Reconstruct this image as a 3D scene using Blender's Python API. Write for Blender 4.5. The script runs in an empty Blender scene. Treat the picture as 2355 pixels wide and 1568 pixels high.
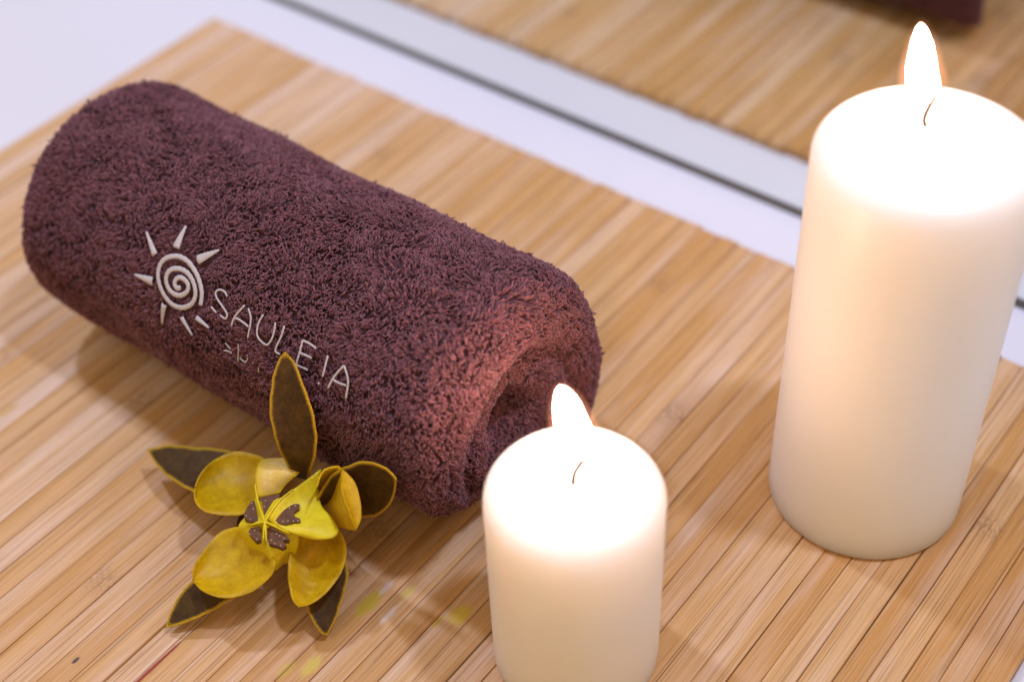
import bpy, bmesh, math, random
import numpy as np
from mathutils import Vector, Matrix

random.seed(7)
rng = np.random.default_rng(7)
SC = bpy.context.scene
COL = SC.collection

# ------------------------------------------------------------------ camera
# world axes: X runs along the mirror, Y towards the mirror, Z up (metres)
CAM_H = 0.42709
CAM_R = np.array([0.79385739, 0.60707595, -0.03534462])
CAM_U = np.array([-0.40159077, 0.56702091, 0.71917463])
CAM_F = np.array([-0.45663476, 0.55672802, -0.69392983])
FPX, IW, IH = 3396.44, 2354.0, 1568.0
cd = bpy.data.cameras.new('camera')
cam = bpy.data.objects.new('camera', cd)
COL.objects.link(cam)
cam.matrix_world = Matrix((
    (CAM_R[0], CAM_U[0], -CAM_F[0], 0.0),
    (CAM_R[1], CAM_U[1], -CAM_F[1], 0.0),
    (CAM_R[2], CAM_U[2], -CAM_F[2], CAM_H),
    (0, 0, 0, 1)))
cd.sensor_width = 36.0
cd.lens = FPX / IW * 36.0
cd.clip_start = 0.01
cd.clip_end = 100.0
cd.dof.use_dof = True
cd.dof.focus_distance = 0.512
cd.dof.aperture_fstop = 4.2
SC.camera = cam

# ------------------------------------------------------------------ world, lamps, exposure
w = bpy.data.worlds.new('World')
SC.world = w
w.use_nodes = True
bg = w.node_tree.nodes['Background']
bg.inputs[0].default_value = (1.0, 0.69, 0.34, 1)
bg.inputs[1].default_value = 0.52


def disk(name, loc, target, size, energy, col):
    l = bpy.data.lights.new(name, 'AREA')
    l.shape = 'DISK'
    l.size = size
    l.energy = energy
    l.color = col
    o = bpy.data.objects.new(name, l)
    COL.objects.link(o)
    o.location = loc
    d = Vector(target) - Vector(loc)
    o.rotation_euler = d.to_track_quat('-Z', 'Y').to_euler()
    return o


disk('ceiling_and_fill_lamp', (-0.95, 0.36, 1.35), (-0.30, 0.27, 0), 0.10, 8.8, (0.56, 0.66, 1.0))
disk('ceiling_and_fill_lamp', (0.22, 0.44, 1.40), (-0.26, 0.27, 0), 0.10, 9.6, (0.56, 0.66, 1.0))
disk('ceiling_and_fill_lamp', (-0.45, -0.55, 1.30), (-0.30, 0.27, 0), 0.5, 2.3, (0.72, 0.76, 1.0))  # soft fill added from the front to brighten the near sides

SC.view_settings.view_transform = 'Standard'
SC.view_settings.look = 'None'
SC.view_settings.exposure = 0.0
SC.view_settings.gamma = 1.0
SC.view_settings.use_curve_mapping = False
SC.render.engine = 'CYCLES'
SC.cycles.use_denoising = True
try:
    SC.cycles.denoiser = 'OPENIMAGEDENOISE'
    SC.cycles.denoising_input_passes = 'RGB_ALBEDO_NORMAL'
except Exception:
    pass
SC.cycles.max_bounces = 10
SC.cycles.diffuse_bounces = 4
SC.cycles.sample_clamp_indirect = 6.0


# ------------------------------------------------------------------ helpers
def at(px, py, z=0.0):
    """the point at height z seen at a place of the 2354 x 1568 photograph"""
    d = CAM_R * (px - IW / 2) + CAM_U * (IH / 2 - py) + CAM_F * FPX
    s = (z - CAM_H) / d[2]
    return np.array([d[0] * s, d[1] * s, z])


def link(name, me, mats=(), parent=None, smooth=True):
    o = bpy.data.objects.new(name, me)
    COL.objects.link(o)
    for m in mats:
        me.materials.append(m)
    if smooth:
        me.polygons.foreach_set('use_smooth', np.ones(len(me.polygons), dtype=bool))
    if parent is not None:
        o.parent = parent
    return o


def mesh(name, V, F):
    me = bpy.data.meshes.new(name)
    me.from_pydata([tuple(map(float, v)) for v in V], [], [tuple(map(int, f)) for f in F])
    me.update()
    return me


def fast_mesh(name, V, Q):
    """mesh from numpy arrays, all faces quads"""
    me = bpy.data.meshes.new(name)
    V = np.asarray(V, dtype=np.float32)
    Q = np.asarray(Q, dtype=np.int32)
    me.vertices.add(len(V))
    me.vertices.foreach_set('co', V.ravel())
    me.loops.add(Q.size)
    me.loops.foreach_set('vertex_index', Q.ravel())
    me.polygons.add(len(Q))
    me.polygons.foreach_set('loop_start', np.arange(0, Q.size, 4, dtype=np.int32))
    me.polygons.foreach_set('loop_total', np.full(len(Q), 4, dtype=np.int32))
    me.update(calc_edges=True)
    me.validate()
    return me


def thing(name, label, cat, loc=(0, 0, 0), group=None):
    o = bpy.data.objects.new(name, None)
    COL.objects.link(o)
    o.empty_display_size = 0.01
    o.location = loc
    o['label'] = label
    o['category'] = cat
    if group:
        o['group'] = group
    return o


def reparent(child, root):
    """children are built in world coordinates; keep them there"""
    child.parent = root
    child.matrix_parent_inverse = Matrix.Translation(root.location).inverted()
    return child


def add_attr(me, name, data, domain='POINT'):
    a = me.attributes.new(name, 'FLOAT', domain)
    a.data.foreach_set('value', np.asarray(data, dtype=np.float32))


class NT:
    """small node-tree writer"""

    def __init__(self, name):
        self.m = bpy.data.materials.new(name)
        self.m.use_nodes = True
        self.t = self.m.node_tree
        self.b = self.t.nodes['Principled BSDF']

    def n(self, typ, **kw):
        nd = self.t.nodes.new(typ)
        for k, v in kw.items():
            setattr(nd, k, v)
        return nd

    def l(self, a, b):
        self.t.links.new(a, b)

    def val(self, x):
        if hasattr(x, 'is_linked') or hasattr(x, 'links'):
            return x
        v = self.n('ShaderNodeValue')
        v.outputs[0].default_value = x
        return v.outputs[0]

    def math(self, op, a, b=None, c=None, clamp=False):
        nd = self.n('ShaderNodeMath', operation=op, use_clamp=clamp)
        for i, x in enumerate((a, b, c)):
            if x is None:
                continue
            if isinstance(x, (int, float)):
                nd.inputs[i].default_value = x
            else:
                self.l(x, nd.inputs[i])
        return nd.outputs[0]

    def noise(self, vec, scale, detail=3.0, rough=0.55, dist=0.0):
        nd = self.n('ShaderNodeTexNoise')
        nd.inputs['Scale'].default_value = scale
        nd.inputs['Detail'].default_value = detail
        nd.inputs['Roughness'].default_value = rough
        nd.inputs['Distortion'].default_value = dist
        if vec is not None:
            self.l(vec, nd.inputs['Vector'])
        return nd.outputs['Fac']

    def ramp(self, fac, stops, interp='LINEAR'):
        nd = self.n('ShaderNodeValToRGB')
        cr = nd.color_ramp
        cr.interpolation = interp
        while len(cr.elements) < len(stops):
            cr.elements.new(0.5)
        for e, (p, c) in zip(cr.elements, stops):
            e.position = p
            e.color = (c[0], c[1], c[2], 1) if not isinstance(c, (int, float)) else (c, c, c, 1)
        self.l(fac, nd.inputs[0])
        return nd.outputs[0]

    def mix(self, fac, a, b, blend='MIX'):
        nd = self.n('ShaderNodeMix', data_type='RGBA', blend_type=blend)
        for sock, x in ((nd.inputs[0], fac), (nd.inputs[6], a), (nd.inputs[7], b)):
            if isinstance(x, (int, float)):
                sock.default_value = x
            elif isinstance(x, tuple):
                sock.default_value = (x[0], x[1], x[2], 1)
            else:
                self.l(x, sock)
        return nd.outputs[2]

    def attr(self, name):
        return self.n('ShaderNodeAttribute', attribute_name=name)

    def coords(self, scale=(1, 1, 1), kind='Object'):
        tc = self.n('ShaderNodeTexCoord')
        mp = self.n('ShaderNodeMapping')
        mp.inputs['Scale'].default_value = scale
        self.l(tc.outputs[kind], mp.inputs['Vector'])
        return mp.outputs['Vector']

    def bump(self, h, strength=0.3, dist=0.001):
        nd = self.n('ShaderNodeBump')
        nd.inputs['Strength'].default_value = strength
        nd.inputs['Distance'].default_value = dist
        self.l(h, nd.inputs['Height'])
        self.l(nd.outputs[0], self.b.inputs['Normal'])

    def set(self, **kw):
        for k, v in kw.items():
            s = self.b.inputs[k.replace('_', ' ')]
            if isinstance(v, (int, float)):
                s.default_value = v
            elif isinstance(v, tuple):
                s.default_value = (v[0], v[1], v[2], 1) if len(s.default_value) == 4 else v
            else:
                self.l(v, s)


# ------------------------------------------------------------------ materials
def mat_table():
    t = NT('white_laminate')
    v = t.coords()
    c = t.ramp(t.noise(v, 9, 3), [(0.3, (0.80, 0.80, 0.86)), (0.7, (0.84, 0.84, 0.89))])
    t.set(Base_Color=c, Roughness=0.38)
    t.bump(t.noise(t.coords(), 900, 2), 0.04, 0.0004)
    return t.m


def mat_bamboo():
    t = NT('bamboo_slats')
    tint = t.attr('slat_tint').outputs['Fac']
    off = t.attr('slat_shift').outputs['Fac']
    node = t.attr('node_pos').outputs['Fac']
    side = t.attr('slat_across').outputs['Fac']
    tc = t.n('ShaderNodeTexCoord')
    sep = t.n('ShaderNodeSeparateXYZ')
    t.l(tc.outputs['Object'], sep.inputs[0])
    X, Y = sep.outputs[0], sep.outputs[1]

    def vec(sx, sy, so):
        cb = t.n('ShaderNodeCombineXYZ')
        t.l(t.math('MULTIPLY', X, sx), cb.inputs[0])
        t.l(t.math('MULTIPLY_ADD', off, 7.3, t.math('MULTIPLY', Y, sy)), cb.inputs[1])
        t.l(t.math('MULTIPLY', off, so), cb.inputs[2])
        return cb.outputs[0]

    fine = t.noise(vec(2600, 22, 31), 1.0, 4, 0.65)
    mid = t.noise(vec(620, 7, 17), 1.0, 3, 0.6, 0.6)
    big = t.noise(vec(90, 9, 11), 1.0, 3, 0.6)
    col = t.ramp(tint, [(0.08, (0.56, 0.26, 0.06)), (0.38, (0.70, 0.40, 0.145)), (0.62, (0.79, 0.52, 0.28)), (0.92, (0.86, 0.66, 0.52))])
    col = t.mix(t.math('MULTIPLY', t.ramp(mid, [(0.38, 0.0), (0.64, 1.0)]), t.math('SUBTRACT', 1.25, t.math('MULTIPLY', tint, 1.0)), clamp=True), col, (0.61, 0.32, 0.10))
    col = t.mix(t.ramp(big, [(0.48, 0.0), (0.74, 0.5)]), col, (0.86, 0.66, 0.54))
    streak = t.ramp(fine, [(0.31, 0.85), (0.47, 0.0)])
    col = t.mix(streak, col, (0.33, 0.15, 0.055))
    light = t.ramp(fine, [(0.55, 0.0), (0.74, 0.5)])
    col = t.mix(light, col, (0.86, 0.66, 0.50))
    # culm nodes: speckled bands across a slat
    dist = t.math('ABSOLUTE', t.math('SUBTRACT', t.math('FLOORED_MODULO', t.math('ADD', t.math('SUBTRACT', Y, node), 1.30), 0.52), 0.26))
    band = t.math('SUBTRACT', 1.0, t.math('DIVIDE', dist, 0.009), clamp=True)
    speck = t.ramp(t.noise(vec(900, 420, 5), 1.0, 3, 0.7), [(0.44, 0.0), (0.56, 1.0)])
    nf = t.math('MULTIPLY', t.math('MULTIPLY', band, speck), 0.5)
    col = t.mix(nf, col, (0.22, 0.12, 0.075))
    # narrow grooves that follow the fibres
    groove = t.ramp(t.noise(vec(850, 2.2, 43), 1.0, 2, 0.5), [(0.315, 1.0), (0.345, 0.0)])
    col = t.mix(t.math('MULTIPLY', groove, 0.45), col, (0.20, 0.095, 0.04))
    # slightly dark long edges of each slat
    edge = t.ramp(t.math('ABSOLUTE', side), [(0.86, 0.0), (1.0, 0.28)])
    col = t.mix(edge, col, (0.20, 0.10, 0.05))

    # pollen and wax stains with shapes of their own
    def stain(col, x, y, rx, ry, c, amt):
        dx = t.math('DIVIDE', t.math('SUBTRACT', X, x), rx)
        dy = t.math('DIVIDE', t.math('SUBTRACT', Y, y), ry)
        r = t.math('SQRT', t.math('ADD', t.math('MULTIPLY', dx, dx), t.math('MULTIPLY', dy, dy)))
        r = t.math('ADD', r, t.math('MULTIPLY', t.math('SUBTRACT', t.noise(vec(700, 120, 3), 1.0, 3, 0.7), 0.5), 1.5))
        f = t.ramp(r, [(0.55, amt), (1.05, 0.0)])
        return t.mix(f, col, c)

    col = stain(col, -0.2414, 0.2075, 0.0034, 0.0085, (0.55, 0.42, 0.03), 0.75)
    col = stain(col, -0.2123, 0.2228, 0.0036, 0.0060, (0.72, 0.55, 0.05), 0.8)
    col = stain(col, -0.2167, 0.2160, 0.0016, 0.0040, (0.65, 0.48, 0.05), 0.6)
    col = stain(col, -0.2332, 0.2190, 0.0022, 0.0040, (0.60, 0.45, 0.06), 0.55)
    col = stain(col, -0.2402, 0.1762, 0.0030, 0.0055, (0.70, 0.55, 0.08), 0.7)
    col = stain(col, -0.2465, 0.1700, 0.0028, 0.0050, (0.66, 0.50, 0.08), 0.5)
    col = stain(col, -0.2410, 0.2164, 0.0018, 0.0045, (0.78, 0.72, 0.74), 0.35)
    col = stain(col, -0.2324, 0.2088, 0.0016, 0.0060, (0.74, 0.70, 0.72), 0.35)
    col = stain(col, -0.3080, 0.1301, 0.0008, 0.0019, (0.06, 0.035, 0.03), 0.95)
    col = stain(col, -0.4238, 0.1926, 0.0030, 0.0060, (0.62, 0.38, 0.10), 0.6)
    col = stain(col, -0.2840, 0.1410, 0.0011, 0.0200, (0.38, 0.05, 0.035), 0.8)
    t.set(Base_Color=col, Roughness=0.46)
    t.set(Specular_IOR_Level=0.35)
    h = t.math('ADD', t.math('MULTIPLY', fine, 0.6), t.math('MULTIPLY', t.math('SUBTRACT', 1.0, groove), 0.7))
    t.bump(h, 0.35, 0.0004)
    return t.m


def mat_wax():
    t = NT('ivory_wax')
    v = t.coords()
    c = t.ramp(t.noise(v, 24, 3), [(0.3, (0.92, 0.88, 0.81)), (0.7, (0.94, 0.90, 0.84))])
    t.set(Base_Color=c, Roughness=0.42)
    t.b.inputs['Subsurface Weight'].default_value = 1.0
    t.b.inputs['Subsurface Radius'].default_value = (1.0, 0.90, 0.85)
    t.b.inputs['Subsurface Scale'].default_value = 0.026
    t.b.inputs['Specular IOR Level'].default_value = 0.4
    t.bump(t.noise(t.coords((1, 1, 0.35)), 45, 4, 0.5), 0.22, 0.0016)
    return t.m


def mat_flame():
    m = bpy.data.materials.new('flame_glow')
    m.use_nodes = True
    nt = m.node_tree
    nt.nodes.remove(nt.nodes['Principled BSDF'])
    e = nt.nodes.new('ShaderNodeEmission')
    e.inputs[0].default_value = (1.0, 0.61, 0.43, 1)
    e.inputs[1].default_value = 84.0
    nt.links.new(e.outputs[0], nt.nodes['Material Output'].inputs[0])
    return m


def mat_bloom():  # glowing volume added around a flame to imitate lens bloom
    m = bpy.data.materials.new('flame_bloom')
    m.use_nodes = True
    nt = m.node_tree
    nt.nodes.remove(nt.nodes['Principled BSDF'])
    e = nt.nodes.new('ShaderNodeEmission')
    e.inputs[0].default_value = (1.0, 0.36, 0.20, 1)
    e.inputs[1].default_value = 42.0
    nt.links.new(e.outputs[0], nt.nodes['Material Output'].inputs['Volume'])
    return m


def mat_plain(name, col, rough=0.6, spec=0.4, metal=0.0, nscale=None, var=0.15, bump=0.0):
    t = NT(name)
    if nscale:
        a = tuple(x * (1 - var) for x in col)
        b = tuple(min(1, x * (1 + var)) for x in col)
        f = t.noise(t.coords(), nscale, 4, 0.6)
        t.set(Base_Color=t.ramp(f, [(0.3, a), (0.7, b)]))
        if bump:
            t.bump(f, bump, 0.0006)
    else:
        t.set(Base_Color=col)
    t.set(Roughness=rough, Metallic=metal)
    t.b.inputs['Specular IOR Level'].default_value = spec
    return t.m


def mat_terry():
    t = NT('terry_cotton')
    a = t.attr('loop_tint').outputs['Fac']
    c = t.ramp(a, [(0.0, (0.070, 0.022, 0.026)), (0.5, (0.205, 0.073, 0.084)), (1.0, (0.33, 0.13, 0.145))])
    big = t.noise(t.coords(), 28, 3)
    c = t.mix(t.ramp(big, [(0.40, 0.0), (0.70, 0.30)]), c, (0.20, 0.075, 0.075))
    t.set(Base_Color=c, Roughness=0.85)
    t.b.inputs['Specular IOR Level'].default_value = 0.15
    t.b.inputs['Sheen Weight'].default_value = 0.35
    t.b.inputs['Sheen Roughness'].default_value = 0.5
    t.b.inputs['Sheen Tint'].default_value = (0.85, 0.75, 0.9, 1)
    return t.m


def mat_petal(name, dark, light, rim=None, back=None):
    """rim: gold colour along the outline (uses the 'rim' attribute)"""
    t = NT(name)
    v = t.coords()
    f = t.noise(v, 210, 5, 0.65)
    g = t.noise(v, 1500, 3, 0.7)
    c = t.ramp(t.math('ADD', t.math('MULTIPLY', f, 0.65), t.math('MULTIPLY', g, 0.35)), [(0.36, dark), (0.66, light)])
    if rim:
        r = t.attr('rim').outputs['Fac']
        r2 = t.math('ADD', r, t.math('MULTIPLY', t.math('SUBTRACT', g, 0.5), 0.16))
        c = t.mix(t.ramp(r2, [(0.02, 1.0), (0.06, 0.55), (0.12, 0.0)]), c, rim)
        hair = t.ramp(t.noise(t.coords((1, 1, 1)), 2600, 2, 0.8), [(0.60, 0.0), (0.72, 0.7)])
        c = t.mix(t.math('MULTIPLY', hair, 0.35), c, (0.18, 0.12, 0.04))
    t.set(Base_Color=c, Roughness=0.6 if rim else 0.46)
    t.b.inputs['Specular IOR Level'].default_value = 0.2 if rim else 0.3
    t.bump(t.math('ADD', f, t.math('MULTIPLY', g, 0.4)), 0.25, 0.0006)
    return t.m


M_TABLE = mat_table()
M_BAMBOO = mat_bamboo()
M_WAX = mat_wax()
M_FLAME = mat_flame()
M_BLOOM = mat_bloom()
M_WICK = mat_plain('charred_wick', (0.012, 0.004, 0.007), 0.9, 0.1, nscale=900)
M_TERRY = mat_terry()
M_THREAD = mat_plain('white_embroidery_thread', (0.62, 0.57, 0.56), 0.5, 0.4, nscale=2400, var=0.25, bump=0.5)
M_SEAL = mat_plain('grey_mirror_edge', (0.14, 0.13, 0.11), 0.5, 0.4, nscale=60)
M_MIRROR = mat_plain('mirror_silver', (0.86, 0.89, 0.86), 0.0, 0.5, 1.0)
M_SEPAL = mat_petal('brown_felted_sepal', (0.034, 0.015, 0.003), (0.105, 0.054, 0.010), rim=(0.55, 0.33, 0.015))
M_PETAL = mat_petal('yellow_leathery_petal', (0.43, 0.255, 0.001), (0.70, 0.45, 0.003))
M_POD = mat_petal('pale_yellow_pod', (0.68, 0.52, 0.006), (0.84, 0.72, 0.025))
M_CREAM = mat_petal('dry_cream_flap', (0.68, 0.46, 0.07), (0.86, 0.68, 0.27), rim=(0.72, 0.52, 0.02))
M_SEED = mat_plain('dark_brown_chamber', (0.13, 0.055, 0.022), 0.6, 0.3, nscale=500, var=0.3)
M_DOT = mat_plain('pale_seed_dot', (0.72, 0.58, 0.42), 0.6, 0.3)


# ------------------------------------------------------------------ setting: table top
def box_mesh(name, x0, x1, y0, y1, z0, z1, bev=0.0):
    bm = bmesh.new()
    bmesh.ops.create_cube(bm, size=1)
    for v in bm.verts:
        v.co = Vector(((x0 + x1) / 2 + v.co.x * (x1 - x0), (y0 + y1) / 2 + v.co.y * (y1 - y0), (z0 + z1) / 2 + v.co.z * (z1 - z0)))
    if bev:
        bmesh.ops.bevel(bm, geom=bm.edges[:], offset=bev, segments=2, affect='EDGES', profile=0.5)
    me = bpy.data.meshes.new(name)
    bm.to_mesh(me)
    bm.free()
    return me


MAT_T = 0.0042          # thickness of the bamboo mat; its upper face lies at z = 0
tab = link('table_top', box_mesh('table_top', -1.1, 0.75, -0.35, 0.53, -0.045, -MAT_T, 0.002), [M_TABLE], smooth=False)
tab['kind'] = 'structure'
tab['label'] = 'smooth white table top under the bamboo mat'

# mirror standing on the table behind the mat
MY = 0.4868
mir = thing('mirror', 'upright mirror behind the mat, reflecting white table, bamboo mat and brown towel', 'mirror', (-0.2, MY, -MAT_T))
reparent(link('mirror_glass', box_mesh('mirror_glass', -1.05, 0.70, MY, MY + 0.005, 0.0000, 0.33), [M_MIRROR], smooth=False), mir)
reparent(link('edge_strip', box_mesh('edge_strip', -1.05, 0.70, MY - 0.0008, MY + 0.006, -MAT_T, -0.0002), [M_SEAL], smooth=False), mir)

# ------------------------------------------------------------------ bamboo mat
X0, X1, YB, YF = -0.5680, -0.0475, 0.4505, -0.24
NS = 55
PITCH = (X1 - X0) / NS


def build_mat():
    V, Q, tint, shift, node, across = [], [], [], [], [], []
    r = np.random.default_rng(11)
    for i in range(NS):
        xa = X0 + i * PITCH
        g = 0.00004 + 0.00016 * r.random() ** 2.2
        a, b = xa + g, xa + PITCH - g
        bev = 0.00022 + 0.00028 * r.random()
        top = -0.00025 + 0.0004 * (r.random() - 0.5)
        tl = 0.46 * r.random() + 0.54 * (1 - (i + 0.5) / NS)  # random tone, plus candlelight painted in: slats more golden towards the right
        sh = r.random()
        # one or two lengths per slat and its culm nodes every quarter metre
        n0 = YF + r.random() * 0.52
        dy = (r.random() - 0.5) * 0.0012
        tilt = (r.random() - 0.5) * 0.0004
        prof = [(xa, -MAT_T, -1), (xa, top - bev - 0.0007, -1), (a, top - bev - tilt, -1), (a + bev * 0.4, top - bev * 0.3 - tilt, -0.93), (a + bev * 1.1, top - tilt, -0.8),
                (a + (b - a) * 0.5, top + 0.00012, 0.0),
                (b - bev * 1.1, top + tilt, 0.8), (b - bev * 0.4, top - bev * 0.3 + tilt, 0.93), (b, top - bev + tilt, 1), (xa + PITCH, top - bev - 0.0007, 1), (xa + PITCH, -MAT_T, 1)]
        ys = np.linspace(YF, YB + dy, 61)
        base = len(V)
        npz = len(prof)
        wob = 0.00012 * np.sin(ys * 40 + r.random() * 6)
        for j, y in enumerate(ys):
            nearest = n0 + round((y - n0) / 0.26) * 0.26
            for (x, z, s) in prof:
                V.append((x + wob[j], y, z))
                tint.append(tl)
                shift.append(sh * 9)
                node.append(n0)
                across.append(s)
        for j in range(len(ys) - 1):
            for k in range(npz - 1):
                p = base + j * npz + k
                Q.append((p, p + 1, p + npz + 1, p + npz))
        # end grain faces as quads fanned in strips
        for e, yrow in ((base, 0), (base + (len(ys) - 1) * npz, 1)):
            for k in range(npz // 2):
                f = (e + k, e + k + 1, e + npz - 2 - k, e + npz - 1 - k)
                if len(set(f)) == 4:
                    Q.append(f if yrow == 0 else f[::-1])
    me = fast_mesh('bamboo_mat', V, Q)
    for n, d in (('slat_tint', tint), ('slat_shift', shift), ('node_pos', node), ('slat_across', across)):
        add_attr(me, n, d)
    return me


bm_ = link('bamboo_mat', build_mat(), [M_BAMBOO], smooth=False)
bm_['label'] = 'light bamboo slat mat with yellow pollen stains lying on the white table'
bm_['category'] = 'mat'


# ------------------------------------------------------------------ candles
def lathe(name, prof, cx, cy, n=96):
    V, F = [], []
    for (r, z) in prof:
        for i in range(n):
            t = 2 * math.pi * i / n
            V.append((cx + r * math.cos(t), cy + r * math.sin(t), z))
    for j in range(len(prof) - 1):
        for i in range(n):
            a, b = j * n + i, j * n + (i + 1) % n
            F.append((a, b, b + n, a + n))
    V.append((cx, cy, prof[0][1]))
    V.append((cx, cy, prof[-1][1]))
    for i in range(n):
        F.append((len(V) - 2, (i + 1) % n, i))
        F.append((len(V) - 1, (len(prof) - 1) * n + i, (len(prof) - 1) * n + (i + 1) % n))
    return mesh(name, V, F)


def candle_profile(R, h, rb, rt, dip):
    p = [(R - rb, 0.0)]
    for i in range(1, 7):
        a = math.pi / 2 * i / 6
        p.append((R - rb + rb * math.sin(a), rb - rb * math.cos(a)))
    for z in np.linspace(rb, h - rt, 12)[1:]:
        p.append((R, float(z)))
    for i in range(1, 9):
        a = math.pi / 2 * i / 8
        p.append((R - rt + rt * math.cos(a), h - rt + rt * math.sin(a)))
    for f in (0.92, 0.82, 0.7, 0.55, 0.4, 0.25, 0.12, 0.04):
        rr = (R - rt) * f
        p.append((rr, h - dip * (1 - f * f) ** 1.3))
    return p


def tube(name, pts, radii, n=8):
    pts = [Vector(map(float, p)) for p in pts]
    V, F = [], []
    up = Vector((0.3, 0.9, 0.2))
    for i, p in enumerate(pts):
        d = (pts[min(i + 1, len(pts) - 1)] - pts[max(i - 1, 0)]).normalized()
        a = d.cross(up).normalized()
        b = d.cross(a)
        for k in range(n):
            t = 2 * math.pi * k / n
            V.append(p + (a * math.cos(t) + b * math.sin(t)) * radii[i])
    for i in range(len(pts) - 1):
        for k in range(n):
            q = i * n + k
            q2 = i * n + (k + 1) % n
            F.append((q, q2, q2 + n, q + n))
    F.append(tuple(range(n))[::-1])
    F.append(tuple(range((len(pts) - 1) * n, len(pts) * n)))
    return mesh(name, V, F)


def spline(pts, n):
    """Catmull-Rom through points"""
    P = [np.array(p, float) for p in pts]
    P = [2 * P[0] - P[1]] + P + [2 * P[-1] - P[-2]]
    out = []
    segs = len(P) - 3
    for i in range(n):
        u = i / (n - 1) * segs
        s = min(int(u), segs - 1)
        t = u - s
        a, b, c, d = P[s:s + 4]
        out.append(0.5 * ((2 * b) + (-a + c) * t + (2 * a - 5 * b + 4 * c - d) * t * t + (-a + 3 * b - 3 * c + d) * t ** 3))
    return out


def flame_mesh(name, axis, width, fat=1.0, squash=1.0):
    """axis: points from wick to tip"""
    n = 26
    c = spline(axis, n)
    radii = []
    for i in range(n):
        u = i / (n - 1)
        r = width * (1 - u ** 1.75) ** 0.68 * (0.35 + 0.65 * (lambda q: q * q * (3 - 2 * q))(min(1.0, u / 0.17)))
        radii.append(max(r * fat, 0.00015))
    return tube(name, c, radii, 24)


def candle(label, cx, cy, R, h, dip, wick, axis, fw):
    root = thing('pillar_candle', label, 'candle', (cx, cy, 0), 'lit ivory pillar candles')
    reparent(link('wax_body', lathe('wax_body', candle_profile(R, h, 0.0022, 0.0062, dip), cx, cy), [M_WAX]), root)
    reparent(link('wick', tube('wick', spline(wick, 10), [0.0008] * 10, 8), [M_WICK]), root)
    fl = reparent(link('flame', flame_mesh('flame', axis, fw), [M_FLAME]), root)
    halo = link('flame_bloom', flame_mesh('flame_bloom', [np.array(axis[0]) * 1.0] + list(axis[1:-1]) + [np.array(axis[-1]) + (np.array(axis[-1]) - np.array(axis[-2])) * 0.30], fw + 0.0030), [M_BLOOM])
    halo.parent = fl
    return root, fl


cS = candle('short lit ivory pillar candle standing in front of the open end of the brown towel',
            -0.1714, 0.2353, 0.0281, 0.0855, 0.0022,
            [at(1317, 1116, 0.0832), at(1320, 1090, 0.0850), at(1336, 1064, 0.0872), at(1356, 1042, 0.0895)],
            [at(1337, 1046, 0.0890), at(1317, 985, 0.0985), at(1301, 928, 0.1085), at(1288, 889, 0.1150)], 0.0057)
cT = candle('tall lit ivory pillar candle standing nearest the mirror at right',
            -0.1262, 0.3562, 0.0350, 0.1580, 0.0024,
            [at(2129, 296, 0.1555), at(2124, 275, 0.1575), at(2134, 250, 0.1592), at(2149, 222, 0.1615)],
            [at(2126, 228, 0.1612), at(2119, 168, 0.1715), at(2119, 110, 0.1815), at(2117, 58, 0.1895)], 0.0049)
frag = tube('wick_fragment', spline([at(2178, 331, 0.1556), at(2186, 333, 0.1559), at(2198, 334, 0.1557)], 6), [0.0004] * 6, 6)
reparent(link('wick_fragment', frag, [mat_plain('reddish_wick_fragment', (0.20, 0.05, 0.05), 0.8, 0.2)]), cT[0])

# ------------------------------------------------------------------ rolled towel
TX0, TX1 = -0.4410, -0.2205
TY, TZ, TR = 0.2768, 0.0505, 0.0505     # axis of the roll, radius to the tips of the pile
SLOPE = -0.0050
CORE = 0.0480


def axis_y(x):
    return TY + SLOPE * (x + 0.35)


def on_roll(px, py, R=TR):
    """the place on the roll's outer face that the photograph shows at (px, py): returns x, angle"""
    d = CAM_R * (px - IW / 2) + CAM_U * (IH / 2 - py) + CAM_F * FPX
    d = d / np.linalg.norm(d)
    o = np.array([0, 0, CAM_H])
    # circle in (y - axis_y(x), z)
    a = np.array([d[1] - SLOPE * d[0], d[2]])
    b = np.array([o[1] - TY - SLOPE * 0.35, o[2] - TZ])
    A = a @ a
    B = a @ b
    Cc = b @ b - R * R
    disc = max(B * B - A * Cc, 0.0)
    s = (-B - math.sqrt(disc)) / A
    p = o + d * s
    return p[0], math.atan2(p[2] - TZ, p[1] - axis_y(p[0]))


def roll_point(x, th, R):
    return np.array([x, axis_y(x) + R * math.cos(th), TZ + R * math.sin(th)])


# embroidery strokes in photograph places: (points, width in px at the 2354 scale)
def ez(x, y):          # close-up A -> 2354-scale
    return ((300 + x / 2.851) * 0.9416, (500 + y / 2.851) * 0.9416)


def ec(x, y):          # close-up B -> 2354-scale
    return ((400 + x / 6.273) * 0.9416, (700 + y / 6.273) * 0.9416)


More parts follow.
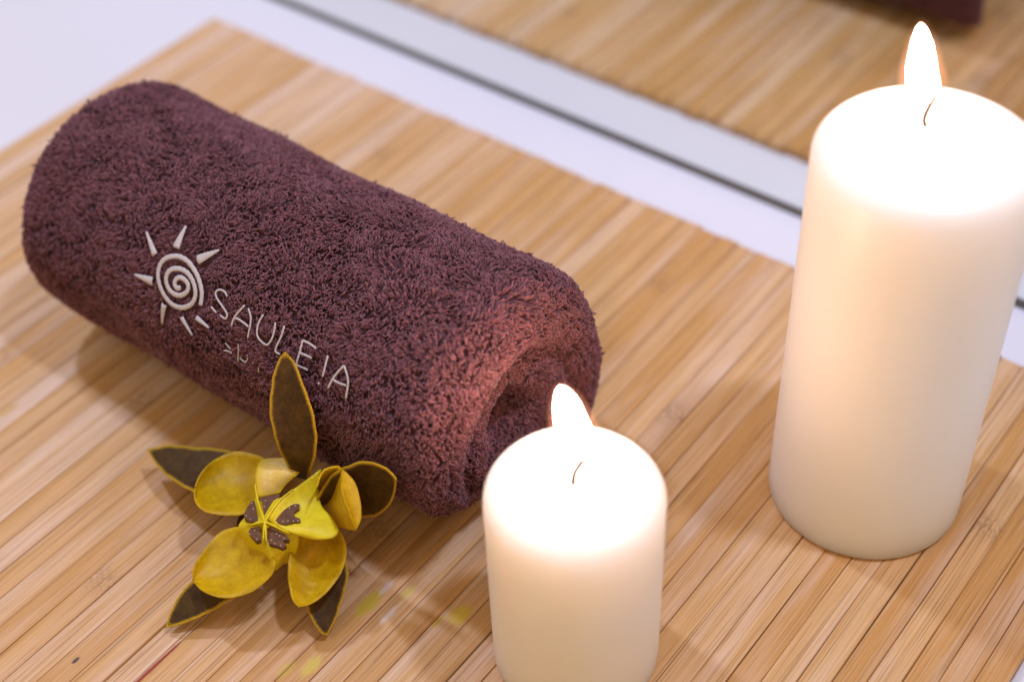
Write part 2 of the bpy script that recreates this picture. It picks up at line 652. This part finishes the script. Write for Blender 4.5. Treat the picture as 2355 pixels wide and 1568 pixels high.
SPIRAL = [(538, 700), (545, 660), (547, 605), (532, 535), (505, 470), (455, 400), (400, 365), (345, 360), (290, 378), (255, 425), (243, 490),
          (255, 560), (285, 630), (335, 690), (390, 716), (440, 712), (482, 685), (503, 635), (500, 580), (482, 525), (450, 478),
          (405, 450), (355, 446), (318, 465), (300, 505), (304, 555), (330, 602), (372, 630), (415, 627), (448, 600), (452, 558),
          (430, 525), (398, 508), (368, 520), (358, 552), (374, 580), (400, 578)]
RAYS = [((222, 350), (163, 190), 46), ((368, 300), (438, 148), 60), ((520, 385), (668, 316), 66), ((205, 535), (80, 488), 60),
        ((285, 695), (272, 828), 42), ((408, 785), (482, 910), 30), ((512, 788), (598, 858), 36)]
BIG = [  # SAULE!A
    [ec(965, 150), ec(940, 95), ec(895, 58), ec(830, 52), ec(788, 100), ec(815, 190), ec(885, 290), ec(955, 400), ec(965, 450), ec(935, 492), ec(860, 440)],
    [ec(720, 310), ec(800, 400)],
    [ec(1030, 605), ec(1060, 510), ec(1110, 425), ec(1235, 285)],
    [ec(1290, 330), ec(1325, 450), ec(1322, 580), ec(1282, 785)], [ec(1085, 485), ec(1150, 505), ec(1295, 615)],
    [ec(1520, 430), ec(1465, 520), ec(1430, 620), ec(1428, 750), ec(1490, 840), ec(1580, 892), ec(1655, 790), ec(1690, 660), ec(1705, 550)],
    [ec(1842, 600), ec(1795, 760), ec(1705, 975), ec(1770, 1035)],
    [ez(1250, 945), ez(1228, 1030), ez(1203, 1115)], [ez(1250, 945), ez(1295, 965), ez(1345, 1000)], [ez(1230, 1030), ez(1312, 1066)], [ez(1203, 1115), ez(1285, 1150)],
    [ez(1425, 1050), ez(1405, 1130), ez(1388, 1198)], [ez(1364, 1238), ez(1360, 1250)],
    [ez(1425, 1278), ez(1470, 1195), ez(1538, 1118)], [ez(1538, 1118), ez(1566, 1225), ez(1550, 1350)], [ez(1452, 1212), ez(1500, 1240), ez(1552, 1258)]]
SMALL = [[ec(930, 870), ec(1010, 965)], [ec(905, 985), ec(955, 990), ec(1030, 1022)],
         [ec(1128, 880), ec(1130, 990), ec(1122, 1150)], [ec(1150, 1100), ec(1235, 1160), ec(1272, 1100), ec(1262, 1050)],
         [ec(1350, 1155), ec(1350, 1185)], [ec(1438, 1240), ec(1440, 1320)]]


def to_roll(pts):
    return [on_roll(*p) for p in pts]


EMB_PTS = []       # (x, arc) samples and their clear radius: no pile there


def emb_tube(strokes, width, lift=0.0004, flat=0.55, n=8, round_dot=True):
    """strokes in (x, angle); a flattened satin-stitch cord on the roll's face"""
    V, F = [], []
    for st in strokes:
        m = max(8, len(st) * 5)
        c = spline([np.array([a, b * TR]) for a, b in st], m)
        for k, q in enumerate(c):
            EMB_PTS.append((q[0], q[1], width * 0.5 - (0.0001 if width < 0.001 else -0.0002)))
        base = len(V)
        for i, q in enumerate(c):
            d = c[min(i + 1, m - 1)] - c[max(i - 1, 0)]
            d = d / (np.linalg.norm(d) + 1e-12)
            s = np.array([-d[1], d[0]])
            w_ = width * 0.5 * (0.75 if i in (0, m - 1) else 1.0) * (1 + 0.10 * math.sin(i * 2.1))
            for k in range(n):
                t = 2 * math.pi * k / n
                u = q + s * w_ * math.cos(t)
                V.append(roll_point(u[0], u[1] / TR, TR + lift + width * 0.5 * flat * math.sin(t)))
        for i in range(m - 1):
            for k in range(n):
                a = base + i * n + k
                b = base + i * n + (k + 1) % n
                F.append((a, b, b + n, a + n))
        F.append(tuple(base + k for k in range(n))[::-1])
        F.append(tuple(base + (m - 1) * n + k for k in range(n)))
    return V, F


def ray_mesh(b, tip, wpx):
    (x0, a0), (x1, a1) = on_roll(*ez(*b)), on_roll(*ez(*tip))
    p0, p1 = np.array([x0, a0 * TR]), np.array([x1, a1 * TR])
    d = (p1 - p0)
    L = np.linalg.norm(d)
    d /= L
    s = np.array([-d[1], d[0]])
    W_ = wpx / 2.851 * 0.9416 * 0.000150 * 1.0
    m, n = 10, 9
    V, F = [], []
    for i in range(m):
        u = i / (m - 1)
        ww = W_ * 0.5 * (1 - u) ** 0.8 * (0.9 if i == 0 else 1) + 0.0001
        for k in range(n):
            v = -1 + 2 * k / (n - 1)
            q = p0 + d * L * u + s * ww * v
            EMB_PTS.append((q[0], q[1], 0.0005))
            V.append(roll_point(q[0], q[1] / TR, TR - 0.0003 + 0.0006 * (1 - v * v) * (1 - u * 0.6)))
    for i in range(m - 1):
        for k in range(n - 1):
            a = i * n + k
            F.append((a, a + 1, a + n + 1, a + n))
    return mesh('sun_ray', V, F)


towel = thing('rolled_towel', 'rolled dark plum terry towel with white sun emblem and lettering, lying on the mat', 'towel', (-0.333, 0.2768, 0))

PXM = 0.000152
spiral_strokes = [to_roll([ez(*p) for p in SPIRAL])]
sv, sf = emb_tube(spiral_strokes, 0.00188, -0.0001, 0.38)
sun = reparent(link('embroidered_sun', mesh('embroidered_sun', sv, sf), [M_THREAD]), towel)
for b, tip, wpx in RAYS:
    me = ray_mesh(b, tip, wpx)
    o = link('sun_ray', me, [M_THREAD])
    md = o.modifiers.new('thick', 'SOLIDIFY')
    md.thickness = 0.0006
    md.offset = 0
    o.parent = sun
lv, lf = emb_tube([to_roll(s) for s in BIG], 0.00080, -0.0001, 0.6)
reparent(link('embroidered_lettering', mesh('embroidered_lettering', lv, lf), [M_THREAD]), towel)
lv, lf = emb_tube([to_roll(s) for s in SMALL], 0.00056, -0.0004, 0.6)
ls = reparent(link('embroidered_small_lettering', mesh('embroidered_small_lettering', lv, lf), [M_THREAD]), towel)
ls['label'] = 'small half-sunken lettering below the large letters'


def lowfreq(x, th):
    """soft unevenness of the roll"""
    return (0.0004 * math.sin(x * 46 + 2.0 * th) + 0.0005 * math.sin(x * 95 - 3 * th + 1.0) + 0.0004 * math.sin(5 * th + x * 20))


def build_towel():
    turns = 2.25
    nth = 260
    th0 = math.radians(-54)         # the free outer edge hides below, at the back
    cent = []
    for i in range(nth):
        u = i / (nth - 1)
        ang = th0 + u * turns * 2 * math.pi
        # the first turn keeps the outer radius, then the cloth winds in underneath
        ut = u * turns

        def sm(q):
            q = min(1.0, max(0.0, q))
            return q * q * (3 - 2 * q)

        def thick_at(q):
            return 0.0165 + 0.0085 * sm((q - 0.06) / 0.20) - 0.0085 * sm((q - 0.46) / 0.24)

        k = sm((ut - 0.87) / 0.20)
        deep = max(0.0, ut - 1.9) * 0.012
        th2 = 0.0145
        th_ = thick_at(ut) * (1 - k) + th2 * k
        rr = (CORE - th_ / 2) * (1 - k) + (CORE - thick_at(ut - 1.0) - 0.0006 - th2 / 2) * k - deep
        rr += 0.014 * max(0.0, 1 - ut / 0.15) ** 1.4      # the free edge fans out behind the roll
        cent.append((ang, rr, u, th_))
    ns = 84                         # points along half of the stadium section
    rings = []
    for (ang, rr, u, th_) in cent:
        taper = min(1.0, u / 0.02, (1 - u) / 0.02)
        taper = math.sqrt(max(taper, 0.0)) if taper < 1 else 1.0
        rec = (0.0035 + 0.0035 * max(0.0, math.sin(ang))) * min(1, max(0, u * turns - 0.98) / 0.3) - 0.008 * max(0.0, 1 - u * turns / 0.16)
        ut_ = u * turns
        h = th_ / 2 * (0.08 + 0.92 * taper)
        low = max(0.0, -math.sin(ang) - 0.15) if ut_ < 1.0 else 0.0
        xa, xb = TX0 + 0.0028 + rec, TX1 - 0.0028 - rec - 0.013 * low
        ring = []
        # outer face xa->xb, right cap, inner face xb->xa, left cap
        L = xb - xa
        hc = min(h, 0.0125)
        xs = np.linspace(xa + hc, xb - hc, ns)
        for x in xs:
            ring.append((x, h))
        for k in range(1, 12):
            a = math.pi * k / 12
            ring.append((xb - hc + hc * math.sin(a), h * math.cos(a)))
        for x in xs[::-1]:
            ring.append((x, -h))
        for k in range(1, 12):
            a = math.pi * k / 12
            ring.append((xa + hc - hc * math.sin(a), -h * math.cos(a)))
        out = []
        for (x, nrm) in ring:
            r = rr + nrm
            if nrm > 0 and u * turns < 0.8:
                r += lowfreq(x, ang)
            if nrm > 0 and ut_ < 0.95:
                r -= 0.0032 * max(0.0, math.cos(ang - math.radians(228))) ** 2 * min(1.0, max(0.0, (x + 0.295) / 0.06))
            out.append((x, ang, max(r, 0.0015)))
        rings.append(out)
    R = np.array(rings)             # nth, m, 3 : x, angle, radius
    m = R.shape[1]
    X = R[..., 0]
    Yc = TY + SLOPE * (X + 0.35)
    V = np.stack([X, Yc + R[..., 2] * np.cos(R[..., 1]), TZ + R[..., 2] * np.sin(R[..., 1])], -1)
    # the roll rests on the mat: squeeze what would sink below it
    V[..., 2] = np.maximum(V[..., 2], 0.0016 + 0.10 * np.minimum(V[..., 2], 0.0))
    idx = np.arange(nth * m).reshape(nth, m)
    a = idx[:-1, :]
    b = idx[1:, :]
    Q = np.stack([a, b, np.roll(b, -1, 1), np.roll(a, -1, 1)], -1).reshape(-1, 4)
    P = V.reshape(-1, 3)
    # ---- pile: loops of yarn over every face that can be seen
    A, B, Cq, D = (P[Q[:, k]] for k in range(4))
    n1 = np.cross(Cq - A, D - B)
    area = 0.5 * np.linalg.norm(n1, axis=1)
    nrm = n1 / (np.linalg.norm(n1, axis=1, keepdims=True) + 1e-12)
    ctr = (A + B + Cq + D) / 4
    # orient normals away from the cloth's middle surface
    rad = np.repeat(np.array([c[1] for c in cent[:-1]]), m)
    angc = np.repeat(np.array([c[0] for c in cent[:-1]]), m)
    mid = np.stack([np.clip(ctr[:, 0], TX0 + 0.013, TX1 - 0.013), TY + SLOPE * (ctr[:, 0] + 0.35) + rad * np.cos(angc), TZ + rad * np.sin(angc)], -1)
    flip = ((ctr - mid) * nrm).sum(1) < 0
    nrm[flip] *= -1
    uu = np.repeat(np.array([c[2] for c in cent[:-1]]), m) * turns
    jj = np.tile(np.arange(m), nth - 1)
    inner = (jj >= ns + 11) & (jj < 2 * ns + 11)
    outer = jj < ns
    depth = np.minimum(ctr[:, 0] - TX0, TX1 - ctr[:, 0])
    keep = ((outer & (uu < 1.02)) | (depth < 0.034))
    dens = 1.02e6 * keep * np.where(inner, 0.7, 1.0)
    cnt = rng.poisson(area * dens)
    fi = np.repeat(np.arange(len(Q)), cnt)
    N = len(fi)
    s, t = rng.random(N)[:, None], rng.random(N)[:, None]
    base = (A[fi] * (1 - s) + B[fi] * s) * (1 - t) + (D[fi] * (1 - s) + Cq[fi] * s) * t
    nn = nrm[fi]
    # nothing where the embroidery lies
    bx = base[:, 0]
    bth = np.arctan2(base[:, 2] - TZ, base[:, 1] - (TY + SLOPE * (bx + 0.35)))
    bth = np.where(bth < -1.2, bth + 2 * math.pi, bth)
    barc = bth * TR
    brad = np.hypot(base[:, 2] - TZ, base[:, 1] - (TY + SLOPE * (bx + 0.35)))
    ok = np.ones(N, bool)
    E_ = np.array(EMB_PTS)
    e_arc = np.where(E_[:, 1] < -1.2 * TR, E_[:, 1] + 2 * math.pi * TR, E_[:, 1])
    cand = (brad > 0.040) & (bx < E_[:, 0].max() + 0.004) & (bx > E_[:, 0].min() - 0.004)
    ci = np.nonzero(cand)[0]
    shorter = np.ones(N)
    for k0 in range(0, len(ci), 4000):
        c_ = ci[k0:k0 + 4000]
        d2 = np.sqrt((bx[c_][:, None] - E_[None, :, 0]) ** 2 + (barc[c_][:, None] - e_arc[None, :]) ** 2) - E_[None, :, 2]
        mn = d2.min(1)
        ok[c_] &= mn > 0.0001
        shorter[c_] = np.clip(0.55 + mn / 0.0022 * 0.45, 0.5, 1.0)
    ok &= base[:, 2] > 0.0008
    base, nn, bx, bth, shorter = base[ok], nn[ok], bx[ok], bth[ok], shorter[ok]
    N = len(base)
    # combing direction: a smooth field over the cloth plus jitter
    ax = np.array([1.0, 0, 0])
    e1 = ax[None, :] - nn * (nn @ ax)[:, None]
    bad = np.linalg.norm(e1, axis=1) < 0.25
    rad_dir = np.stack([np.zeros(N), np.cos(bth), np.sin(bth)], -1)
    e1[bad] = rad_dir[bad] - nn[bad] * (nn[bad] * rad_dir[bad]).sum(1)[:, None]
    e1 /= np.linalg.norm(e1, axis=1, keepdims=True) + 1e-9
    e2 = np.cross(nn, e1)
    ph = (1.9 * np.sin(bx * 61 + 2.1 * np.sin(bth * 3)) + 1.6 * np.sin(bth * 6 + bx * 33 + 0.7) + 1.2 * np.sin(bx * 140 - bth * 9)
          + 0.9 * np.sin(bx * 310 + bth * 17))
    ph = ph + rng.normal(0, 0.42, N)
    lean = e1 * np.cos(ph)[:, None] + e2 * np.sin(ph)[:, None]
    pa = rng.random(N) * math.pi * 2
    tang = e1 * np.cos(pa)[:, None] + e2 * np.sin(pa)[:, None]
    h = (0.0021 + 0.0009 * rng.random(N)) * shorter
    stray = rng.random(N) < 0.012
    h = np.where(stray, h * 1.45, h)
    wd = 0.00055 + 0.0006 * rng.random(N)
    ln = (0.0010 + 0.0014 * rng.random(N))
    K, S_ = 7, 4
    tt = np.linspace(0, 1, K)
    yr = 0.00021 + 0.00007 * rng.random(N)
    pts = np.zeros((N, K, 3))
    for k, tv in enumerate(tt):
        a_ = math.cos(math.pi * tv)
        b_ = math.sin(math.pi * tv)
        pts[:, k] = (base - nn * 0.0006 + tang * (wd * a_ * (0.45 + 0.75 * b_))[:, None]
                     + nn * (h * b_ ** 0.8)[:, None] + lean * (ln * b_ * (0.6 + 0.4 * b_))[:, None])
    jit = rng.normal(0, 0.00010, pts.shape)
    jit[:, 0] = 0
    jit[:, -1] = 0
    pts += jit
    dirs = np.gradient(pts, axis=1)
    dirs /= np.linalg.norm(dirs, axis=2, keepdims=True) + 1e-12
    ref = np.cross(tang, nn)[:, None, :] * np.ones((1, K, 1)) + 0.01
    sa = np.cross(dirs, ref)
    sa /= np.linalg.norm(sa, axis=2, keepdims=True) + 1e-12
    sb = np.cross(dirs, sa)
    LV = np.zeros((N, K, S_, 3))
    for k in range(S_):
        c_, s_ = math.cos(2 * math.pi * k / S_), math.sin(2 * math.pi * k / S_)
        LV[:, :, k] = pts + (sa * c_ + sb * s_) * yr[:, None, None]
    li = np.arange(K * S_).reshape(K, S_)
    lq = []
    for i in range(K - 1):
        for k in range(S_):
            lq.append((li[i, k], li[i, (k + 1) % S_], li[i + 1, (k + 1) % S_], li[i + 1, k]))
    lq = np.array(lq)
    LQ = (lq[None] + (np.arange(N) * K * S_)[:, None, None]).reshape(-1, 4)
    LVf = LV.reshape(-1, 3)
    LVf[:, 2] = np.maximum(LVf[:, 2], 0.0001)
    me = fast_mesh('terry_roll', np.vstack([P, LVf]), np.vstack([Q, LQ + len(P)]))
    tint = np.concatenate([np.zeros(len(P)), np.repeat(np.clip(rng.normal(0.52, 0.20, N), 0.12, 1), K * S_)])  # cloth under the pile painted dark, as shade between the loops
    add_attr(me, 'loop_tint', tint)
    return me


tr = reparent(link('terry_roll', build_towel(), [M_TERRY]), towel)


# ------------------------------------------------------------------ dried flower
def fc(x, y):          # flower close-up -> 2354-scale
    return ((320 + x / 2.119) * 0.9416, (840 + y / 2.119) * 0.9416)


def fq(x, y):          # close-up of its middle -> 2354-scale
    return ((480 + x / 4.237) * 0.9416, (1050 + y / 4.237) * 0.9416)


flower = thing('dried_flower', 'dried star-shaped flower, yellow cups and gold-edged brown sepals, leaning on the towel', 'flower', tuple(at(620, 1190, 0.0)))


def resample(pl, n):
    pl = [np.array(p, float) for p in spline(pl, max(24, 8 * len(pl)))] if len(pl) > 2 else [np.array(p, float) for p in pl]
    d = [0]
    for a, b in zip(pl[:-1], pl[1:]):
        d.append(d[-1] + np.linalg.norm(b - a))
    d = np.array(d)
    out = []
    for t in np.linspace(0, d[-1], n):
        i = min(np.searchsorted(d, t, side='right') - 1, len(pl) - 2)
        f = (t - d[i]) / (d[i + 1] - d[i] + 1e-12)
        out.append(pl[i] * (1 - f) + pl[i + 1] * f)
    return out


def leaf(name, left, right, zb, zt, cup, mats, conv=fc, nu=22, nv=15, thick=0.00045, zpow=1.0, wave=0.0004, sag=0.0, tilt=0.0, rag=0.5):
    if mats[0] is M_SEPAL:
        rag, nu = 0.9, 34
    """a curved leaf between two outlines that run from base to tip; cup lifts its rims, sag bends its length"""
    Lp = resample([conv(*p) for p in left], nu)
    Rp = resample([conv(*p) for p in right], nu)
    V, F, rim = [], [], []
    pr = random.random() * 6
    for i in range(1, nu - 1):
        d_ = (Rp[i] - Lp[i]) / (np.linalg.norm(Rp[i] - Lp[i]) + 1e-9)
        a_ = rag * min(1.0, 4 * min(i, nu - 1 - i) / nu)
        Lp[i] = Lp[i] + d_ * a_ * (math.sin(i * 0.55 + pr) + 0.7 * math.sin(i * 1.27 + 2 * pr) + random.uniform(-0.5, 0.5))
        Rp[i] = Rp[i] + d_ * a_ * (math.sin(i * 0.48 + 3 * pr) + 0.7 * math.sin(i * 1.13 + pr) + random.uniform(-0.5, 0.5))
    for i in range(nu):
        u = i / (nu - 1)
        for j in range(nv):
            v = j / (nv - 1)
            s = 2 * v - 1
            p = Lp[i] * (1 - v) + Rp[i] * v
            width = np.linalg.norm(Rp[i] - Lp[i]) * PXM
            z = zb + (zt - zb) * u ** zpow + sag * 4 * u * (1 - u)
            k = min(1.0, width / 0.014)
            z += tilt * (0.5 - v) * (1 - u ** 4)
            z += cup * (abs(s) ** 1.8) * k + wave * math.sin(6 * u + pr + 2 * s) * k
            V.append(at(p[0], p[1], max(z, 0.0008)))
            rim.append(min(min(v, 1 - v) * width / 0.010, (1 - u) * 1.6))
    for i in range(nu - 1):
        for j in range(nv - 1):
            a = i * nv + j
            F.append((a, a + 1, a + nv + 1, a + nv))
    me = mesh(name, V, F)
    add_attr(me, 'rim', rim)
    o = link(name, me, mats)
    md = o.modifiers.new('thick', 'SOLIDIFY')
    md.thickness = thick
    md.offset = 0.0
    reparent(o, flower)
    return o


# five brown sepals with gold rims
leaf('sepal', [(830, 680), (790, 590), (752, 520), (725, 400), (718, 280), (735, 165), (765, 80), (795, 40)],
     [(915, 700), (935, 640), (957, 560), (962, 465), (940, 355), (895, 215), (845, 95), (795, 40)], 0.030, 0.0815, 0.0008, [M_SEPAL], zpow=0.58)
leaf('sepal', [(620, 800), (480, 800), (330, 764), (265, 735), (195, 690), (128, 620), (80, 546)],
     [(640, 640), (560, 570), (450, 545), (350, 534), (220, 525), (140, 533), (80, 546)], 0.020, 0.0125, 0.0012, [M_SEPAL])
leaf('sepal', [(960, 800), (1020, 700), (1095, 640), (1200, 608), (1295, 628), (1352, 672), (1372, 700)],
     [(1000, 880), (1080, 900), (1195, 897), (1285, 880), (1340, 832), (1362, 770), (1372, 700)], 0.022, 0.0585, 0.0008, [M_SEPAL], zpow=0.8, tilt=0.024)
leaf('sepal', [(600, 1040), (450, 1120), (360, 1190), (310, 1235), (258, 1290), (210, 1370), (178, 1466)],
     [(720, 1150), (640, 1240), (540, 1305), (450, 1362), (350, 1410), (262, 1448), (178, 1466)], 0.018, 0.0030, 0.0012, [M_SEPAL])
leaf('sepal', [(860, 1080), (860, 1230), (905, 1355), (940, 1432), (978, 1490), (1015, 1507)],
     [(1060, 1000), (1122, 1150), (1112, 1250), (1087, 1345), (1060, 1420), (1015, 1507)], 0.018, 0.0030, 0.0012, [M_SEPAL])

# four yellow cups
leaf('petal', [(660, 850), (600, 868), (560, 884), (480, 885), (395, 870), (345, 835), (327, 790), (333, 735)],
     [(690, 640), (690, 592), (625, 566), (555, 555), (490, 570), (415, 612), (360, 672), (333, 735)], 0.023, 0.026, 0.0052, [M_PETAL], sag=-0.004)
leaf('petal', [(640, 960), (560, 945), (510, 952), (460, 975), (395, 1035), (345, 1110), (320, 1175), (322, 1225)],
     [(745, 1120), (735, 1178), (700, 1222), (630, 1278), (550, 1305), (455, 1308), (370, 1275), (322, 1225)], 0.023, 0.0165, 0.0046, [M_PETAL], sag=-0.004)
leaf('petal', [(880, 990), (850, 1020), (820, 1090), (812, 1150), (815, 1220), (825, 1285), (840, 1330), (868, 1358)],
     [(1060, 950), (1092, 985), (1112, 1060), (1105, 1130), (1070, 1212), (1000, 1292), (930, 1342), (868, 1358)], 0.023, 0.0165, 0.0046, [M_PETAL], sag=-0.004)
# the right-hand cup is folded: its inner face and the outer face beyond the crease
leaf('petal', [(960, 740), (985, 665), (1020, 640), (1065, 630), (1092, 652), (1092, 740), (1110, 815), (1162, 962)],
     [(960, 760), (975, 830), (1000, 880), (1030, 915), (1068, 938), (1100, 948), (1130, 958), (1162, 962)], 0.036, 0.041, 0.001, [M_PETAL], sag=-0.002, tilt=0.028)
leaf('petal', [(1065, 630), (1092, 652), (1091, 700), (1094, 750), (1105, 805), (1135, 890), (1162, 962)],
     [(1065, 630), (1110, 662), (1150, 705), (1178, 770), (1191, 850), (1186, 915), (1162, 962)], 0.0555, 0.041, -0.001, [M_PETAL], wave=0.0002)


def lobe(name, rows, mat, parent, thick=0.0006, sub=2):
    """control grid of (x, y, z) in the close-up's places, smoothed"""
    nr, nc = len(rows), len(rows[0])
    V = [at(*fq(x, y), z) for r in rows for (x, y, z) in r]
    F = [(i * nc + j, i * nc + j + 1, (i + 1) * nc + j + 1, (i + 1) * nc + j) for i in range(nr - 1) for j in range(nc - 1)]
    me = mesh(name, V, F)
    add_attr(me, 'rim', [0.16 * min(i, j, nc - 1 - j) if name == 'pod_flap' else 1.0 for i in range(nr) for j in range(nc)])
    o = link(name, me, [mat])
    s = o.modifiers.new('smooth', 'SUBSURF')
    s.levels = s.render_levels = sub
    s.boundary_smooth = 'PRESERVE_CORNERS'
    md = o.modifiers.new('thick', 'SOLIDIFY')
    md.thickness = thick
    md.offset = 0.0
    if parent is not None:
        o.parent = parent
    return o


ZC = 0.0370
# pod body: the five ridges and the valleys between them, one mesh
ring = [(600, 470, .038), (600, 700, .0345), (705, 640, .033), (870, 660, .035), (1080, 540, .0385), (1080, 760, .032), (1090, 1000, .0335), (1120, 1120, .031),
        (960, 1130, .030), (900, 1250, .0265), (800, 1440, .0235), (720, 1290, .0265), (640, 1160, .029), (520, 1060, .0295), (312, 1000, .030), (490, 850, .0315), (575, 730, .034)]
pv = [at(*fq(705, 945), ZC)]
pf = []
nr_ = len(ring)
for f in (0.12, 0.35, 0.65, 1.0):
    for (x, y, z) in ring:
        X_, Y_ = 705 + (x - 705) * f, 945 + (y - 945) * f
        zz = ZC + (z - ZC) * (f ** 0.9)
        ridge = (x, y) in ((600, 470), (1080, 540), (1120, 1120), (800, 1440), (312, 1000), (870, 660))
        if not ridge and f < 1:
            zz -= 0.0014
        pv.append(at(*fq(X_, Y_), zz))
for i in range(nr_):
    pf.append((0, 1 + i, 1 + (i + 1) % nr_))
for k in range(3):
    for i in range(nr_):
        a = 1 + k * nr_ + i
        b = 1 + k * nr_ + (i + 1) % nr_
        pf.append((a, a + nr_, b + nr_, b))
# skirt closing the pod downwards to the calyx
n0 = len(pv)
for i in range(nr_):
    p = np.array(pv[1 + 3 * nr_ + i])
    c = at(*fq(705, 945), ZC)
    q = c + (p - c) * 0.55
    pv.append((q[0], q[1], 0.016))
for i in range(nr_):
    a = 1 + 3 * nr_ + i
    b = 1 + 3 * nr_ + (i + 1) % nr_
    pf.append((a, n0 + i, n0 + (i + 1) % nr_, b))
pme = mesh('seed_pod', pv, pf)
add_attr(pme, 'rim', [1.0] * len(pv))
pod = reparent(link('seed_pod', pme, [M_POD]), flower)
pod.modifiers.new('smooth', 'SUBSURF').render_levels = 2

# top flap, folded back and dried to cream
lobe('pod_flap', [[(612, 700, .0350), (700, 690, .0345), (790, 668, .0345), (862, 650, .035)],
                  [(612, 570, .0375), (720, 600, .0372), (830, 600, .0370), (930, 545, .0370)],
                  [(605, 450, .0400), (740, 460, .0415), (900, 470, .0412), (1050, 460, .0385)],
                  [(640, 340, .0390), (760, 330, .0415), (940, 340, .0412), (1120, 385, .0380)],
                  [(690, 305, .0360), (830, 285, .0375), (980, 295, .0375), (1170, 348, .0355)]], M_CREAM, pod)
# right lobe: a saddle that dips behind its ridge and flares out towards the lower right
lobe('pod_lobe', [[(735, 925, .0365), (880, 715, .0372), (1000, 610, .0385), (1130, 520, .0400), (1285, 405, .0410)],
                  [(800, 960, .0350), (900, 800, .0350), (1050, 720, .0355), (1160, 640, .0360), (1292, 500, .0375)],
                  [(850, 1000, .0345), (980, 900, .0340), (1100, 840, .0335), (1190, 780, .0330), (1262, 680, .0330)],
                  [(900, 1030, .0345), (1020, 985, .0345), (1150, 930, .0345), (1250, 880, .0340), (1290, 815, .0330)],
                  [(1000, 1070, .0340), (1130, 1060, .0350), (1250, 1030, .0355), (1350, 980, .0355), (1400, 885, .0345)],
                  [(1150, 1112, .0320), (1250, 1132, .0335), (1350, 1128, .0345), (1440, 1105, .0345), (1472, 1035, .0345)]], M_POD, pod)

# thin raised ridges between the seed chambers
for k, pts in enumerate([[(705, 945, .0375), (660, 820, .0370), (625, 690, .0368), (603, 560, .0385)],
                         [(705, 945, .0375), (780, 830, .0376), (870, 715, .0380), (1000, 610, .0392)],
                         [(705, 945, .0375), (620, 965, .0360), (540, 978, .0345)],
                         [(705, 945, .0375), (695, 1040, .0362), (690, 1135, .0345)],
                         [(705, 945, .0375), (790, 985, .0368), (880, 1030, .0362), (960, 1065, .0355)],
                         [(705, 945, .0375), (715, 1050, .0362), (722, 1150, .0345)]]):
    c_ = spline([at(*fq(x, y), z - 0.0002) for x, y, z in pts], 10)
    me = tube('pod_ridge', c_, [0.00042 - 0.00002 * i for i in range(10)], 8)
    add_attr(me, 'rim', [1.0] * len(me.vertices))
    o = link('pod_ridge', me, [M_POD])
    o.parent = pod

# brown seed chambers with pale dots
CH = [([(700, 890), (672, 700), (720, 678), (790, 672), (862, 655), (850, 720), (790, 830)], .0356, [(712, 728), (828, 712), (700, 790), (760, 850)]),
      ([(795, 915), (850, 850), (930, 790), (1020, 760), (1065, 765), (1060, 812), (1005, 850), (1010, 890), (1070, 915), (1070, 950), (1000, 955), (920, 975), (850, 960)], .0362,
       [(890, 838), (962, 805), (1020, 780), (893, 945), (945, 938), (1003, 940), (1050, 935)]),
      ([(640, 940), (560, 950), (492, 905), (488, 870), (520, 800), (565, 735), (600, 730), (615, 830)], .0352, [(570, 755), (585, 815), (513, 885), (558, 918)]),
      ([(655, 1000), (560, 1010), (535, 1050), (560, 1090), (620, 1150), (668, 1130)], .0338, [(552, 1072), (622, 1125), (600, 1035)]),
      ([(735, 1010), (770, 1000), (860, 1050), (920, 1080), (960, 1130), (890, 1140), (930, 1190), (890, 1218), (820, 1190), (745, 1170), (728, 1120)], .0348,
       [(775, 1137), (808, 1170), (826, 1070), (858, 1092), (903, 1120), (870, 1190)])]
for outline, z, dots in CH:
    bm = bmesh.new()
    pts = [at(*fq(x, y), z - 0.0007) for x, y in outline]
    top = [bm.verts.new(Vector(p)) for p in pts]
    c = np.mean(pts, axis=0)
    bot = [bm.verts.new(Vector(c + (p - c) * 0.96) - Vector((0, 0, 0.002))) for p in pts]
    bm.faces.new(top)
    for i in range(len(top)):
        j = (i + 1) % len(top)
        bm.faces.new((top[i], bot[i], bot[j], top[j]))
    bmesh.ops.triangulate(bm, faces=[f for f in bm.faces if len(f.verts) > 4])
    for f in bm.faces:
        f.material_index = 0
    for (x, y) in dots:
        r = bmesh.ops.create_icosphere(bm, subdivisions=1, radius=0.00024, matrix=Matrix.Translation(Vector(at(*fq(x, y), z - 0.00065))))
        for v in r['verts']:
            for f in v.link_faces:
                f.material_index = 1
    me = bpy.data.meshes.new('seed_chamber')
    bm.to_mesh(me)
    bm.free()
    o = link('seed_chamber', me, [M_SEED, M_DOT], smooth=False)
    o.parent = pod

# short calyx the flower rests on
fl0 = at(*fq(720, 960), 0.018)
cal = lathe('calyx', [(0.0035, 0.0002), (0.0042, 0.004), (0.0065, 0.010), (0.011, 0.016), (0.0105, 0.0185)], fl0[0], fl0[1], 24)
add_attr(cal, 'rim', [1.0] * len(cal.vertices))
reparent(link('calyx', cal, [M_SEPAL]), flower)
